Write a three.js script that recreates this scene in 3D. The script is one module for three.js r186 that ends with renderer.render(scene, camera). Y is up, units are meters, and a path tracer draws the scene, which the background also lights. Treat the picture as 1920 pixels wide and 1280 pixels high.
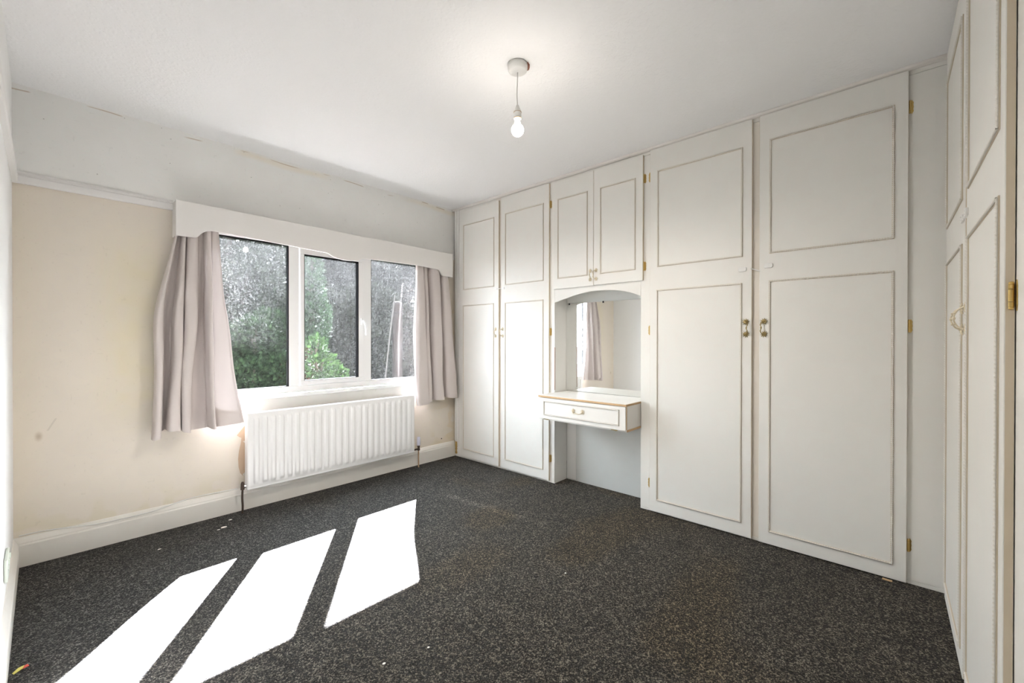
import * as THREE from 'three';
import { RoundedBoxGeometry } from 'three/addons/geometries/RoundedBoxGeometry.js';
import { mergeGeometries } from 'three/addons/utils/BufferGeometryUtils.js';

// ---------------------------------------------------------------- camera, sky, sun, exposure
const scene = new THREE.Scene();
const camera = new THREE.PerspectiveCamera(2 * Math.atan(640 / 803) * 180 / Math.PI, 1.5, 0.01, 200);
{
  const yaw = 47.62 * Math.PI / 180, pitch = -0.245 * Math.PI / 180, roll = 0.057 * Math.PI / 180;
  camera.position.set(0, 1.13, 0);
  camera.rotation.order = 'YXZ';
  camera.rotation.set(pitch, -yaw, roll);
}
const SUN_TO = new THREE.Vector3(0.614, 1, -0.89).normalize();       // towards the sun, through the window
// a bright, evenly hazy sky: white towards the horizon, faintly blue overhead
const SKY = 8, skyTexture = (() => {
  const w = 64, h = 32, d = new Float32Array(w * h * 4);
  for (let y = 0; y < h; y++) for (let x = 0; x < w; x++) {
    const up = Math.max(0, Math.sin(((y + 0.5) / h - 0.5) * Math.PI)), k = (y * w + x) * 4, t = Math.sqrt(up);
    d[k] = SKY * (0.93 - 0.14 * t); d[k + 1] = SKY * (1.0 - 0.06 * t); d[k + 2] = SKY * (1.07 + 0.02 * t); d[k + 3] = 1;
  }
  const t = new THREE.DataTexture(d, w, h, THREE.RGBAFormat, THREE.FloatType);
  t.mapping = THREE.EquirectangularReflectionMapping; t.magFilter = t.minFilter = THREE.LinearFilter; t.wrapS = THREE.RepeatWrapping; t.needsUpdate = true; return t;
})();
scene.background = skyTexture;
const sun = new THREE.DirectionalLight(0xf2f5ff, 265);
sun.position.copy(SUN_TO).multiplyScalar(20).add(new THREE.Vector3(1.4, 0, -2.5));
sun.target.position.set(1.4, 0, -2.5);
sun.castShadow = true;
Object.assign(sun.shadow.camera, { left: -8, right: 8, top: 8, bottom: -8, near: 1, far: 50 });
sun.shadow.mapSize.set(4096, 4096);
scene.add(sun, sun.target);
const BULB_POWER = 0.03, BULB_DOWN = 1.9, BULB_COLOR = new THREE.Color(1.0, 0.92, 0.82);
const renderer = new THREE.WebGLRenderer({ antialias: true });
renderer.toneMapping = THREE.LinearToneMapping;
renderer.toneMappingExposure = 2.55;
renderer.shadowMap.enabled = true;

// ---------------------------------------------------------------- helpers
let seed = 12345;
const rnd = () => { seed = (seed * 1664525 + 1013904223) >>> 0; return seed / 4294967296; };
const rr = (a, b) => a + (b - a) * rnd();
const lerp = (a, b, t) => a + (b - a) * t, clamp = (x, a, b) => Math.min(b, Math.max(a, x));
const smooth = (a, b, x) => { const t = clamp((x - a) / (b - a), 0, 1); return t * t * (3 - 2 * t); };
const V = (x, y, z) => new THREE.Vector3(x, y, z);
const used = {};
function numbered(name) { const n = used[name] = (used[name] ?? -1) + 1; return n ? name + '_' + String(n).padStart(3, '0') : name; }
function tag(o, label, category, group) { o.userData = { label, category }; if (group) o.userData.group = group; return o; }
function thing(name, label, category, [x, y, z] = [0, 0, 0], turn = 0, group) {
  const o = new THREE.Group(); o.name = numbered(name); o.position.set(x, y, z); o.rotation.y = turn;
  tag(o, label, category, group); scene.add(o); return o;
}
function clean(g) {
  g = g.index ? g.toNonIndexed() : g;
  for (const k of Object.keys(g.attributes)) if (!['position', 'normal', 'uv', 'color'].includes(k)) g.deleteAttribute(k);
  if (!g.attributes.uv) g.setAttribute('uv', new THREE.BufferAttribute(new Float32Array(g.attributes.position.count * 2), 2));
  return g;
}
const merged = (gs) => (Array.isArray(gs) ? (gs.length === 1 ? gs[0] : mergeGeometries(gs.map(clean))) : gs);
function metric(g) {                                                  // uv in metres, projected on the side each face looks to
  const p = g.attributes.position, n = g.attributes.normal, uv = new Float32Array(p.count * 2);
  for (let i = 0; i < p.count; i++) {
    const ax = Math.abs(n.getX(i)), ay = Math.abs(n.getY(i)), az = Math.abs(n.getZ(i));
    const [u, v] = ax >= ay && ax >= az ? [p.getZ(i), p.getY(i)] : ay >= az ? [p.getX(i), p.getZ(i)] : [p.getX(i), p.getY(i)];
    uv[2 * i] = u; uv[2 * i + 1] = v;
  }
  g.setAttribute('uv', new THREE.BufferAttribute(uv, 2)); return g;
}
function part(name, gs, m, parent, label) {
  const o = new THREE.Mesh(merged(gs), m); o.name = name; o.castShadow = o.receiveShadow = true;
  if (label) o.userData.label = label;
  parent.add(o); return o;
}
function struct(name, gs, m) { const o = part(name, gs, m, scene); o.userData.kind = 'structure'; return o; }
// a box between two corners; r rounds its edges
function box(x0, x1, y0, y1, z0, z1, r = 0) {
  const w = Math.abs(x1 - x0), h = Math.abs(y1 - y0), d = Math.abs(z1 - z0);
  const g = r ? new RoundedBoxGeometry(w, h, d, 2, Math.min(r, w / 2.1, h / 2.1, d / 2.1)) : new THREE.BoxGeometry(w, h, d);
  g.translate((x0 + x1) / 2, (y0 + y1) / 2, (z0 + z1) / 2); return metric(g);
}
function tube(pts, r, seg = 40, sides = 8) { return new THREE.TubeGeometry(new THREE.CatmullRomCurve3(pts.map((p) => V(...p))), seg, r, sides); }
function ball(r, x, y, z, sx = 1, sy = 1, sz = 1) { const g = new THREE.SphereGeometry(r, 18, 12); g.scale(sx, sy, sz); g.translate(x, y, z); return g; }
function cyl(r0, r1, h, x, y, z, n = 20) { const g = new THREE.CylinderGeometry(r0, r1, h, n); g.translate(x, y, z); return g; }
function lathe(pts, n = 32) { return new THREE.LatheGeometry(pts.map(([a, b]) => new THREE.Vector2(a, b)), n); }
function extrude(shape, depth, bevel = 0) {
  const g = new THREE.ExtrudeGeometry(shape, { depth: depth - 2 * bevel, bevelEnabled: bevel > 0, bevelSize: bevel, bevelOffset: -bevel, bevelThickness: bevel, bevelSegments: 2, curveSegments: 24 });
  g.translate(0, 0, bevel); return g;
}
function poly(pts) { const s = new THREE.Shape(); pts.forEach(([x, y], i) => (i ? s.lineTo(x, y) : s.moveTo(x, y))); s.closePath(); return s; }

// periodic noise on a grid
function hash(i, j, s) { let h = (i * 374761393 + j * 668265263 + s * 982451653) | 0; h = Math.imul(h ^ (h >>> 13), 1274126177); h ^= h >>> 16; return (h >>> 0) / 4294967296; }
function vnoise(x, y, per, s) {
  const i = Math.floor(x), j = Math.floor(y), f = x - i, g = y - j, a = f * f * (3 - 2 * f), b = g * g * (3 - 2 * g), w = (k) => ((k % per) + per) % per;
  return lerp(lerp(hash(w(i), w(j), s), hash(w(i + 1), w(j), s), a), lerp(hash(w(i), w(j + 1), s), hash(w(i + 1), w(j + 1), s), a), b);
}
function texture(w, h, f, { srgb = false, repeat = [1, 1] } = {}) {
  const d = new Uint8Array(w * h * 4);
  for (let y = 0; y < h; y++) for (let x = 0; x < w; x++) {
    const c = f(x / w, y / h, x, y), k = (y * w + x) * 4, a = Array.isArray(c) ? c : [c, c, c];
    for (let q = 0; q < 3; q++) d[k + q] = clamp(Math.round(a[q] * 255), 0, 255);
    d[k + 3] = a.length > 3 ? clamp(Math.round(a[3] * 255), 0, 255) : 255;
  }
  const t = new THREE.DataTexture(d, w, h); t.wrapS = t.wrapT = THREE.RepeatWrapping; t.magFilter = THREE.LinearFilter; t.minFilter = THREE.LinearMipmapLinearFilter; t.generateMipmaps = true;
  if (srgb) t.colorSpace = THREE.SRGBColorSpace;
  t.repeat.set(...repeat); t.needsUpdate = true; return t;
}
const std = (color, roughness, o = {}) => new THREE.MeshStandardMaterial({ color, roughness, ...o });
const phys = (o) => new THREE.MeshPhysicalMaterial(o);

// ---------------------------------------------------------------- textures and materials
const stipple = texture(1024, 1024, (u, v) => {                       // blown stipple on the ceiling, 1.2 m a tile
  let s = 0; for (const [p, a] of [[60, 0.3], [130, 0.5], [260, 0.2]]) s += a * vnoise(u * p, v * p, p, p);
  return smooth(0.42, 0.72, s);
}, { repeat: [1 / 1.2, 1 / 1.2] });
const plaster = texture(1024, 1024, (u, v) => {                       // lumpy lining paper, 1.5 m a tile
  let s = 0; for (const [p, a] of [[6, 0.35], [24, 0.25], [90, 0.2], [240, 0.2]]) s += a * vnoise(u * p, v * p, p, p + 3);
  return s;
}, { repeat: [1 / 1.5, 1 / 1.5] });
const brushed = texture(1024, 1024, (u, v) => {                       // brush strokes of old gloss paint, 1 m a tile
  return 0.5 * vnoise(u * 300, v * 12, 12 * 25, 5) + 0.3 * vnoise(u * 40, v * 6, 240, 9) + 0.2 * vnoise(u * 8, v * 8, 8, 2);
});
const paintTone = texture(1024, 1024, (u, v) => {                     // slightly uneven, smudged cream paint, 2 m a tile
  let k = 0.975 + 0.02 * vnoise(u * 5, v * 5, 5, 31) + 0.006 * vnoise(u * 40, v * 40, 40, 32);
  return [k, k * 0.998, k * 0.99];
}, { srgb: true, repeat: [0.5, 0.5] });
const pileColor = texture(2048, 2048, (u, v) => {                     // salt and pepper twist pile, 1.6 m a tile
  const a = vnoise(u * 520, v * 520, 520, 11), b = vnoise(u * 290, v * 290, 290, 12), c = vnoise(u * 900, v * 900, 900, 13), d = vnoise(u * 40, v * 40, 40, 14);
  let k = 0.44 * a + 0.30 * b + 0.26 * c;
  k = clamp((k - 0.5) * 2.3 + 0.5, 0, 1);
  const t = 0.065 + 0.32 * k * k + 0.05 * k + 0.03 * (d - 0.5);
  return [t * 1.025, t, t * 0.95];
}, { srgb: true, repeat: [1 / 1.6, 1 / 1.6] });
const pileBump = texture(1024, 1024, (u, v) => 0.6 * vnoise(u * 260, v * 260, 260, 21) + 0.4 * vnoise(u * 440, v * 440, 440, 22), { repeat: [1 / 0.8, 1 / 0.8] });
// the window wall: cream lining paper below the picture rail, white above, stains and hairline cracks; the whole wall is one tile of 3 x 2.5 m from (-0.1, 0)
const wallPaint = texture(2048, 2048, (u, v) => {
  const x = -0.1 + u * 3, y = v * 2.5, n = vnoise(u * 9, v * 8, 72, 41), f = vnoise(u * 60, v * 50, 3000, 42), fine = vnoise(u * 240, v * 200, 48000, 43);
  let c = x > 0.9 && x < 2.35 && y > 0.60 && y < 0.78 ? [0.945, 0.935, 0.91] : y < 1.905 ? [0.905, 0.87, 0.82] : [0.945, 0.942, 0.93];
  const k = 0.985 + 0.02 * n + 0.008 * f; c = c.map((q) => q * k);
  if (y < 1.9) {
    const side = smooth(0.12, 0.33, x) * smooth(0.52, 0.4, x) * smooth(0.5, 0.9, y) * smooth(1.85, 1.5, y) * (0.4 + 0.6 * f);   // yellowed strip where the curtain hangs
    c = [c[0] - 0.015 * side, c[1] - 0.02 * side, c[2] - 0.07 * side];
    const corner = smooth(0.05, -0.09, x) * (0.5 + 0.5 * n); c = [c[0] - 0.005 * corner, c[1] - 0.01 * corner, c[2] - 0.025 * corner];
    const low = smooth(0.32, 0.14, y) * smooth(0.35, 0.7, f); c = [c[0] - 0.02 * low, c[1] - 0.02 * low, c[2] - 0.045 * low];
    const damp = smooth(2.35, 2.66, x) * smooth(0.55, 0.6, n + 0.25 * f) ; c = [c[0] - 0.015 * damp, c[1] - 0.03 * damp, c[2] - 0.06 * damp];
    const mark = smooth(0.02, 0.0, Math.hypot(x + 0.016, (y - 0.635) * 0.6)); c = c.map((q, i) => q - mark * [0.12, 0.14, 0.16][i]);
    const sc = Math.abs(x - 0.02 - (y - 0.67) * 0.5) < 0.004 && y > 0.66 && y < 0.72 ? 0.05 : 0; c = c.map((q) => q - sc);
    if (Math.hypot(x - 2.556, y - 0.188) < 0.006) c = [0.25, 0.2, 0.17];
  } else {
    const cy = 2.372 + 0.008 * Math.sin(x * 9) + 0.012 * (vnoise(x * 7 + 10, 3, 999, 51) - 0.5);
    const dash = smooth(0.45, 0.62, vnoise(x * 11 + 5, 7, 999, 52)), line = smooth(0.004, 0.0015, Math.abs(y - cy)) * dash;
    c = [c[0] - 0.13 * line, c[1] - 0.18 * line, c[2] - 0.22 * line];
    const tan = smooth(0.035, 0.0, Math.abs(y - cy + 0.015)) * smooth(0.3, 0.7, x) * smooth(0.45, 0.75, vnoise(x * 3 + 2, 5, 999, 53)); c = [c[0] - 0.0 * tan, c[1] - 0.02 * tan, c[2] - 0.05 * tan];
    if (hash(Math.floor(u * 700), Math.floor(v * 600), 61) > 0.9996) c = c.map((q) => q - 0.22);
  }
  if (fine > 0.93) c = c.map((q) => q - 0.02);
  return c;
}, { srgb: true });
// dirt on the window glass: fine spots and dried runs; u, v span one pane
function dirt(kind) {
  return texture(640, 1280, (u, v) => {
    const spots = smooth(0.56, 0.86, vnoise(u * 110, v * 200, 9999, 71 + kind)) * 0.75 + smooth(0.62, 0.85, vnoise(u * 55, v * 90, 9999, 81 + kind)) * 0.35;
    const runs = smooth(0.55, 0.9, vnoise(u * 130, v * 7, 9999, 91 + kind)) * 0.5;
    const cloud = vnoise(u * 3.2, v * 4, 99, 101 + kind) * 0.6 + vnoise(u * 9, v * 9, 99, 111 + kind) * 0.4;
    const up = kind === 0 ? smooth(0.18, 0.75, v + 0.25 * (cloud - 0.5)) : 0.55 + 0.45 * smooth(0.2, 0.9, v);
    let a = (0.10 + 0.55 * spots + 0.22 * runs) * (0.35 + cloud) * up * 0.85 + 0.13 * up * smooth(0.55, 1, v) + 0.015;
    if (kind === 1) for (let q = 0; q < 4; q++) { const R = 0.26 + q * 0.05, r = Math.hypot(u - 0.5, (v - 0.55) * 1.9); a += 0.12 * smooth(0.015, 0, Math.abs(r - R)) * smooth(0.55, 0.75, v); }
    return clamp(a, 0, 0.85);
  });
}
const M = {
  ceiling: std(new THREE.Color(0.93, 0.93, 0.93), 0.95, { bumpMap: stipple, bumpScale: 0.0005 }),
  wallWhite: std(new THREE.Color(0.88, 0.88, 0.865), 0.85, { bumpMap: plaster, bumpScale: 0.002 }),
  wallWindow: std(0xffffff, 0.85, { map: wallPaint }),
  wallPlain: std(new THREE.Color(0.78, 0.76, 0.72), 0.85),
  trim: std(new THREE.Color(0.84, 0.815, 0.77), 0.4, { map: paintTone }),
  railPaint: std(new THREE.Color(0.83, 0.82, 0.80), 0.5),
  cream: std(new THREE.Color(0.85, 0.84, 0.81), 0.5, { map: paintTone, bumpMap: brushed, bumpScale: 0.0002 }),
  creamPlain: std(new THREE.Color(0.86, 0.845, 0.81), 0.42),
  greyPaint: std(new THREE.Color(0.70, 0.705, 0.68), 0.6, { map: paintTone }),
  gilt: std(new THREE.Color(0.64, 0.555, 0.43), 0.5),
  frameShade: std(new THREE.Color(0.80, 0.755, 0.695), 0.5, { map: paintTone }),  // centre stiles: shade between the doors painted into a darker cream
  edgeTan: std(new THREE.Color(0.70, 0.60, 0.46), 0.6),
  rope: std(new THREE.Color(0.80, 0.77, 0.71), 0.45),
  brass: std(new THREE.Color(0.62, 0.44, 0.16), 0.32, { metalness: 0.9 }),
  paleBrass: std(new THREE.Color(0.74, 0.66, 0.50), 0.38, { metalness: 0.45 }),
  oldBrass: std(new THREE.Color(0.40, 0.31, 0.14), 0.36, { metalness: 0.8 }),
  zinc: std(new THREE.Color(0.62, 0.62, 0.63), 0.35, { metalness: 0.8 }),
  dark: std(new THREE.Color(0.02, 0.018, 0.015), 0.7),
  rawWood: std(new THREE.Color(0.55, 0.37, 0.20), 0.65),
  pelmet: std(new THREE.Color(0.84, 0.815, 0.785), 0.6),
  upvc: std(new THREE.Color(0.86, 0.86, 0.85), 0.28),
  gasket: phys({ color: new THREE.Color(0.004, 0.004, 0.004), roughness: 0.9, specularIntensity: 0.1 }),
  radiator: phys({ color: new THREE.Color(0.85, 0.85, 0.84), roughness: 0.28, clearcoat: 0.3 }),
  chrome: std(new THREE.Color(0.75, 0.75, 0.76), 0.2, { metalness: 1 }),
  rust: std(new THREE.Color(0.06, 0.04, 0.028), 0.8),
  rustLight: std(new THREE.Color(0.38, 0.25, 0.14), 0.8),
  lilac: std(new THREE.Color(0.72, 0.72, 0.84), 0.35),
  plastic: std(new THREE.Color(0.84, 0.835, 0.81), 0.35),
  barePlaster: std(new THREE.Color(0.56, 0.42, 0.29), 0.95, { bumpMap: plaster, bumpScale: 0.001 }),
  pinkPlaster: std(new THREE.Color(0.30, 0.14, 0.10), 0.95),
  tornPaper: std(new THREE.Color(0.80, 0.77, 0.70), 0.9),
  curtain: phys({ color: new THREE.Color(0.66, 0.60, 0.575), roughness: 1, transmission: 0.0032, thickness: 0, sheen: 0.3, sheenRoughness: 0.6, sheenColor: new THREE.Color(0.7, 0.65, 0.62), side: THREE.DoubleSide }),
  glass: phys({ color: 0xffffff, roughness: 0, transmission: 1, thickness: 0, ior: 1.5, specularIntensity: 0.35, side: THREE.DoubleSide }),
  mirror: std(new THREE.Color(0.90, 0.91, 0.90), 1, { metalness: 1, roughnessMap: texture(512, 512, (u, v) => {   // wiping left curved smears
    let q = 0.02; for (let k = 0; k < 6; k++) { const R = 0.20 + k * 0.06 + 0.012 * Math.sin(k * 5), e = Math.abs(Math.hypot(u - 0.28 - 0.02 * k, (v - 0.30) * 1.0) - R), a = Math.atan2(v - 0.30, u - 0.28); q += 0.035 * smooth(0.030, 0.0, e) * smooth(0.15, 0.6, a) * smooth(2.2, 1.6, a) * (0.4 + 0.6 * vnoise(a * 14 + 40, k * 3, 999, 501)); }
    return q;
  }) }),
  carpet: std(0xffffff, 1, { map: pileColor, bumpMap: pileBump, bumpScale: 0.004, vertexColors: true }),
};

// ---------------------------------------------------------------- the room
const XL = -0.1, XR = 3.3, ZW = -3.24, ZB = 0.8, YC = 2.392, XD = 2.69, XF = 2.708;   // XD: door fronts of the long wardrobe wall, XF: face of its frames
{ // carpet: vertex colours hold ground-in dirt, darker edges, a pale line and painted warm lamplight
  const nx = 150, nz = 170, g = new THREE.PlaneGeometry(XR - XL, ZB - ZW, nx, nz); g.rotateX(-Math.PI / 2); g.translate((XL + XR) / 2, 0, (ZW + ZB) / 2);
  const p = g.attributes.position, c = new Float32Array(p.count * 3);
  for (let i = 0; i < p.count; i++) {
    const x = p.getX(i), z = p.getZ(i), n = vnoise(x * 2.3 + 40, z * 2.3 + 40, 999, 201), n2 = vnoise(x * 9 + 40, z * 9 + 40, 999, 202);
    let k = 0.92 + 0.12 * n + 0.08 * (n2 - 0.5);
    const t = clamp(((x - 1.982) * 0.108 + (z + 2.407) * 1.0) / 1.02, 0, 1), px = 1.982 + 0.108 * t, pz = -2.407 + 1.06 * t;   // a pale line across the pile
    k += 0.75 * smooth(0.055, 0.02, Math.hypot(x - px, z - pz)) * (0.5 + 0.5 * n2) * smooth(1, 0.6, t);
    const brown = smooth(0.52, 0.8, vnoise(x * 3.1 + 7, z * 3.1 + 70, 999, 203)) * smooth(0.9, 1.6, x);
    const edge = smooth(0.22, 0.02, z - ZW) * 0.35 * (0.4 + n2) + smooth(0.30, 0.0, Math.hypot(x - XL, z - ZW - 0.1)) * 0.15;  // darker along the window wall, dirt in the left corner
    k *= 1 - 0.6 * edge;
    const warm = smooth(-2.9, -1.2, z + 0.35 * (x - 1));   // warm bulb light away from the window, painted into the pile colour
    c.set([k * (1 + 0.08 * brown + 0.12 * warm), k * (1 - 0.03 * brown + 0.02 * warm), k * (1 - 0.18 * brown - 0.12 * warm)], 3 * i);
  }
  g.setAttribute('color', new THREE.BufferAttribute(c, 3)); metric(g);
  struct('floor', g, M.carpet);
  struct('floor_slab', box(XL - 0.1, XR + 0.1, -0.2, -0.004, ZW - 0.1, ZB + 0.1), M.wallPlain);
}
struct('ceiling', box(XL - 0.1, XR + 0.1, YC, YC + 0.15, ZW - 0.1, ZB + 0.1), M.ceiling);
{ // window wall with its opening
  const s = poly([[XL - 0.1, -0.2], [XR + 0.1, -0.2], [XR + 0.1, YC], [XL - 0.1, YC]]);
  const h = new THREE.Path(); h.moveTo(0.56, 0.742); h.lineTo(0.56, 1.87); h.lineTo(2.50, 1.87); h.lineTo(2.50, 0.742); h.closePath(); s.holes.push(h);
  const g = extrude(s, 0.1); g.translate(0, 0, ZW - 0.1);
  const p = g.attributes.position, uv = g.attributes.uv; for (let i = 0; i < p.count; i++) uv.setXY(i, (p.getX(i) + 0.1) / 3, p.getY(i) / 2.5);
  const w = struct('wall_window', g, M.wallWindow);
  // torn wallpaper beside the radiator: bare brown plaster with a curled paper edge
  const torn = poly([[0.935, 0.60], [0.915, 0.585], [0.908, 0.556], [0.888, 0.531], [0.862, 0.497], [0.872, 0.487], [0.888, 0.476], [0.884, 0.444], [0.873, 0.39], [0.868, 0.34], [0.871, 0.285], [0.880, 0.245], [0.894, 0.225], [0.908, 0.235], [0.915, 0.21], [0.95, 0.20], [0.95, 0.60]]);
  const tg = extrude(torn, 0.0016); tg.translate(0, 0, ZW); part('bare_plaster', tg, M.barePlaster, w, 'patch of bare brown plaster where wallpaper is torn');
  const curl = extrude(poly([[0.896, 0.452], [0.914, 0.458], [0.921, 0.446], [0.908, 0.438]]), 0.004); curl.translate(0, 0, ZW + 0.002);
  const curl2 = extrude(poly([[0.893, 0.233], [0.908, 0.247], [0.917, 0.236], [0.905, 0.219]]), 0.005); curl2.translate(0, 0, ZW + 0.002);
  part('torn_paper', [curl, curl2], M.tornPaper, w);
}
struct('wall_left', box(XL - 0.1, XL, -0.2, YC, ZW - 0.0005, ZB), M.wallWhite);
struct('wall_right', box(XR, XR + 0.1, -0.2, YC, ZW, ZB), M.wallPlain);
struct('wall_back', box(XL - 0.1, XR + 0.1, -0.2, YC, ZB, ZB + 0.1), M.wallPlain);
function profile(pts, len) { return extrude(poly(pts), len); }        // a moulding section drawn in (out, up), run along local z
{ // skirting and picture rail on the two plain walls
  const sk = [[0, 0], [0.019, 0], [0.019, 0.105], [0.015, 0.112], [0.015, 0.118], [0.008, 0.134], [0.004, 0.142], [0, 0.145]];
  const a = profile(sk, XF - XL); a.rotateY(-Math.PI / 2); a.rotateY(Math.PI); a.rotateX(0);
  // out -> +z, along -> x
  const run = (pts, x0, x1) => { const g = extrude(poly(pts), x1 - x0); const m = new THREE.Matrix4().makeBasis(V(0, 0, 1), V(0, 1, 0), V(-1, 0, 0)); g.applyMatrix4(m); g.translate(x1, 0, ZW); return metric(g); };
  const runL = (pts, z0, z1) => { const g = extrude(poly(pts), z1 - z0); g.translate(XL, 0, z0); return metric(g); };
  struct('baseboard_window', run(sk, XL, XF), M.trim);
  struct('baseboard_left', runL(sk, ZW + 0.019, 0.17), M.trim);
  const rail = [[0, 1.902], [0.016, 1.902], [0.020, 1.910], [0.020, 1.936], [0.012, 1.942], [0.012, 1.952], [0.006, 1.962], [0, 1.964]];
  struct('trim_1', run(rail, XL, 0.527), M.railPaint);
  struct('trim_2', runL(rail, ZW + 0.02, 0.17), M.railPaint);
}

{ // slim bead where the long wardrobe front meets the ceiling
  const g = extrude(poly([[0, 2.374], [0.010, 2.374], [0.018, 2.379], [0.021, 2.388], [0.021, 2.3918], [0, 2.3918]]), 0.155 - ZW); g.applyMatrix4(new THREE.Matrix4().makeBasis(V(-1, 0, 0), V(0, 1, 0), V(0, 0, -1))); g.translate(XF - 0.0005, 0, 0.155);
  struct('trim_3', metric(g), std(new THREE.Color(0.82, 0.785, 0.745), 0.5));
}
// ---------------------------------------------------------------- the window
{
  const w = new THREE.Group(); w.name = 'window_1'; w.userData.kind = 'structure'; w.position.set(1.53, 0.745, -3.27); scene.add(w);
  const at = (g) => g.translate(-1.53, -0.745, 3.27);
  const F0 = -3.275, F1 = -3.243;                                     // back and front of the frame
  const px = [[0.720, 1.186], [1.291, 1.712], [1.829, 2.330]], yb = 0.795, yt = 1.803;
  const b = (x0, x1, y0, y1, z0 = F0, z1 = F1, r = 0.004) => at(box(x0, x1, y0, y1, z0, z1, r));
  part('window_frame', [b(0.562, 0.720, yb, yt), b(1.186, 1.259, yb, yt), b(1.758, 1.829, yb, yt), b(2.330, 2.498, yb, yt),
    b(0.562, 2.498, 0.7455, yb), b(0.562, 2.498, yt, 1.868)], M.upvc, w);
  const liner = (x0, x1, y0, y1, z0, z1) => [at(box(x0, x0 + 0.004, y0, y1, z0, z1)), at(box(x1 - 0.006, x1, y0, y1, z0, z1)), at(box(x0, x1, y0, y0 + 0.003, z0, z1)), at(box(x0, x1, y1 - 0.006, y1, z0, z1))];
  const films = [0, 1, 2].map((k) => phys({ color: new THREE.Color(0.15, 0.153, 0.15), roughness: 1, specularIntensity: 0.2, transmission: 0.046, thickness: 0, alphaMap: dirt(k), transparent: true, side: THREE.DoubleSide, depthWrite: false }));
  const pane = (k, x0, x1, y0, y1, parent) => {
    const p = part('pane', at(box(x0, x1, y0, y1, -3.2640, -3.2635)), M.glass, parent);
    const g = new THREE.PlaneGeometry(x1 - x0, y1 - y0); g.translate((x0 + x1) / 2, (y0 + y1) / 2, -3.2655); at(g);
    const d = part('dust_film', g, films[k], p, 'film of dried dirt spots and water runs'); d.userData.kind = 'stuff';
    return p;
  };
  for (const k of [0, 2]) {
    part('gasket', liner(px[k][0] - 0.001, px[k][1] + 0.001, yb - 0.001, yt + 0.001, -3.2748, F1 - 0.001), M.gasket, w);
    pane(k, px[k][0], px[k][1], yb, yt, w);
  }
  const S0 = -3.268, S1 = -3.232;                                     // the opening sash in the middle
  const sash = part('sash', [b(1.262, 1.291, 0.829, 1.752, S0, S1), b(1.712, 1.755, 0.829, 1.752, S0, S1), b(1.262, 1.755, 0.797, 0.829, S0, S1), b(1.262, 1.755, 1.752, 1.801, S0, S1)], M.upvc, w);
  part('gasket', liner(1.290, 1.713, 0.828, 1.753, -3.2678, S1 - 0.001), M.gasket, sash);
  pane(1, 1.291, 1.712, 0.829, 1.752, sash);
  part('window_handle', [b(1.728, 1.746, 1.25, 1.30, S1, S1 + 0.012, 0.004), at(tube([[1.737, 1.275, S1 + 0.01], [1.737, 1.275, S1 + 0.035], [1.742, 1.255, S1 + 0.045], [1.752, 1.20, S1 + 0.045], [1.756, 1.165, S1 + 0.042]], 0.006, 30))], M.upvc, sash, 'white lever handle');
  part('handle_key', b(1.7335, 1.7405, 1.262, 1.272, S1 + 0.04, S1 + 0.043, 0.001), M.dark, sash);
  const sill = new THREE.Mesh(box(0.715, 2.322, 0.722, 0.745, ZW + 0.0005, ZW + 0.025, 0.006), M.upvc); sill.name = 'window_sill'; sill.userData.kind = 'structure'; sill.castShadow = sill.receiveShadow = true; scene.add(sill);
}
// ---------------------------------------------------------------- pelmet: a shallow box with a shaped lower edge
{
  const t = thing('pelmet', 'cream painted pelmet board with a scalloped lower edge above the window', 'pelmet', [1.565, 1.83, -3.19]);
  const s = new THREE.Shape();
  s.moveTo(0.525, 1.945); s.lineTo(0.525, 1.738); s.lineTo(0.612, 1.738);
  s.bezierCurveTo(0.640, 1.742, 0.640, 1.768, 0.665, 1.782); s.bezierCurveTo(0.685, 1.795, 0.705, 1.797, 0.744, 1.795);
  s.lineTo(1.415, 1.767); s.bezierCurveTo(1.438, 1.763, 1.440, 1.735, 1.565, 1.732); s.bezierCurveTo(1.675, 1.735, 1.668, 1.762, 1.70, 1.768);
  s.lineTo(2.22, 1.778); s.lineTo(2.425, 1.768); s.bezierCurveTo(2.465, 1.764, 2.46, 1.722, 2.50, 1.716); s.lineTo(2.605, 1.716); s.lineTo(2.605, 1.932); s.closePath();
  const g = extrude(s, 0.016, 0.0015); g.translate(-1.565, -1.83, -3.146 + 3.19);
  part('front_board', metric(g), M.pelmet, t);
  const o = (x0, x1, y0, y1, z0, z1) => box(x0, x1, y0, y1, z0, z1, 0.0015).translate(-1.565, -1.83, 3.19);
  part('end_board', o(0.526, 0.542, 1.74, 1.944, ZW + 0.001, -3.1465), M.pelmet, t); part('end_board', o(2.589, 2.604, 1.718, 1.931, ZW + 0.001, -3.1465), M.pelmet, t);
  const top = o(0.543, 2.588, 1.900, 1.914, ZW + 0.001, -3.1465); part('top_board', top, M.pelmet, t);
}

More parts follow.
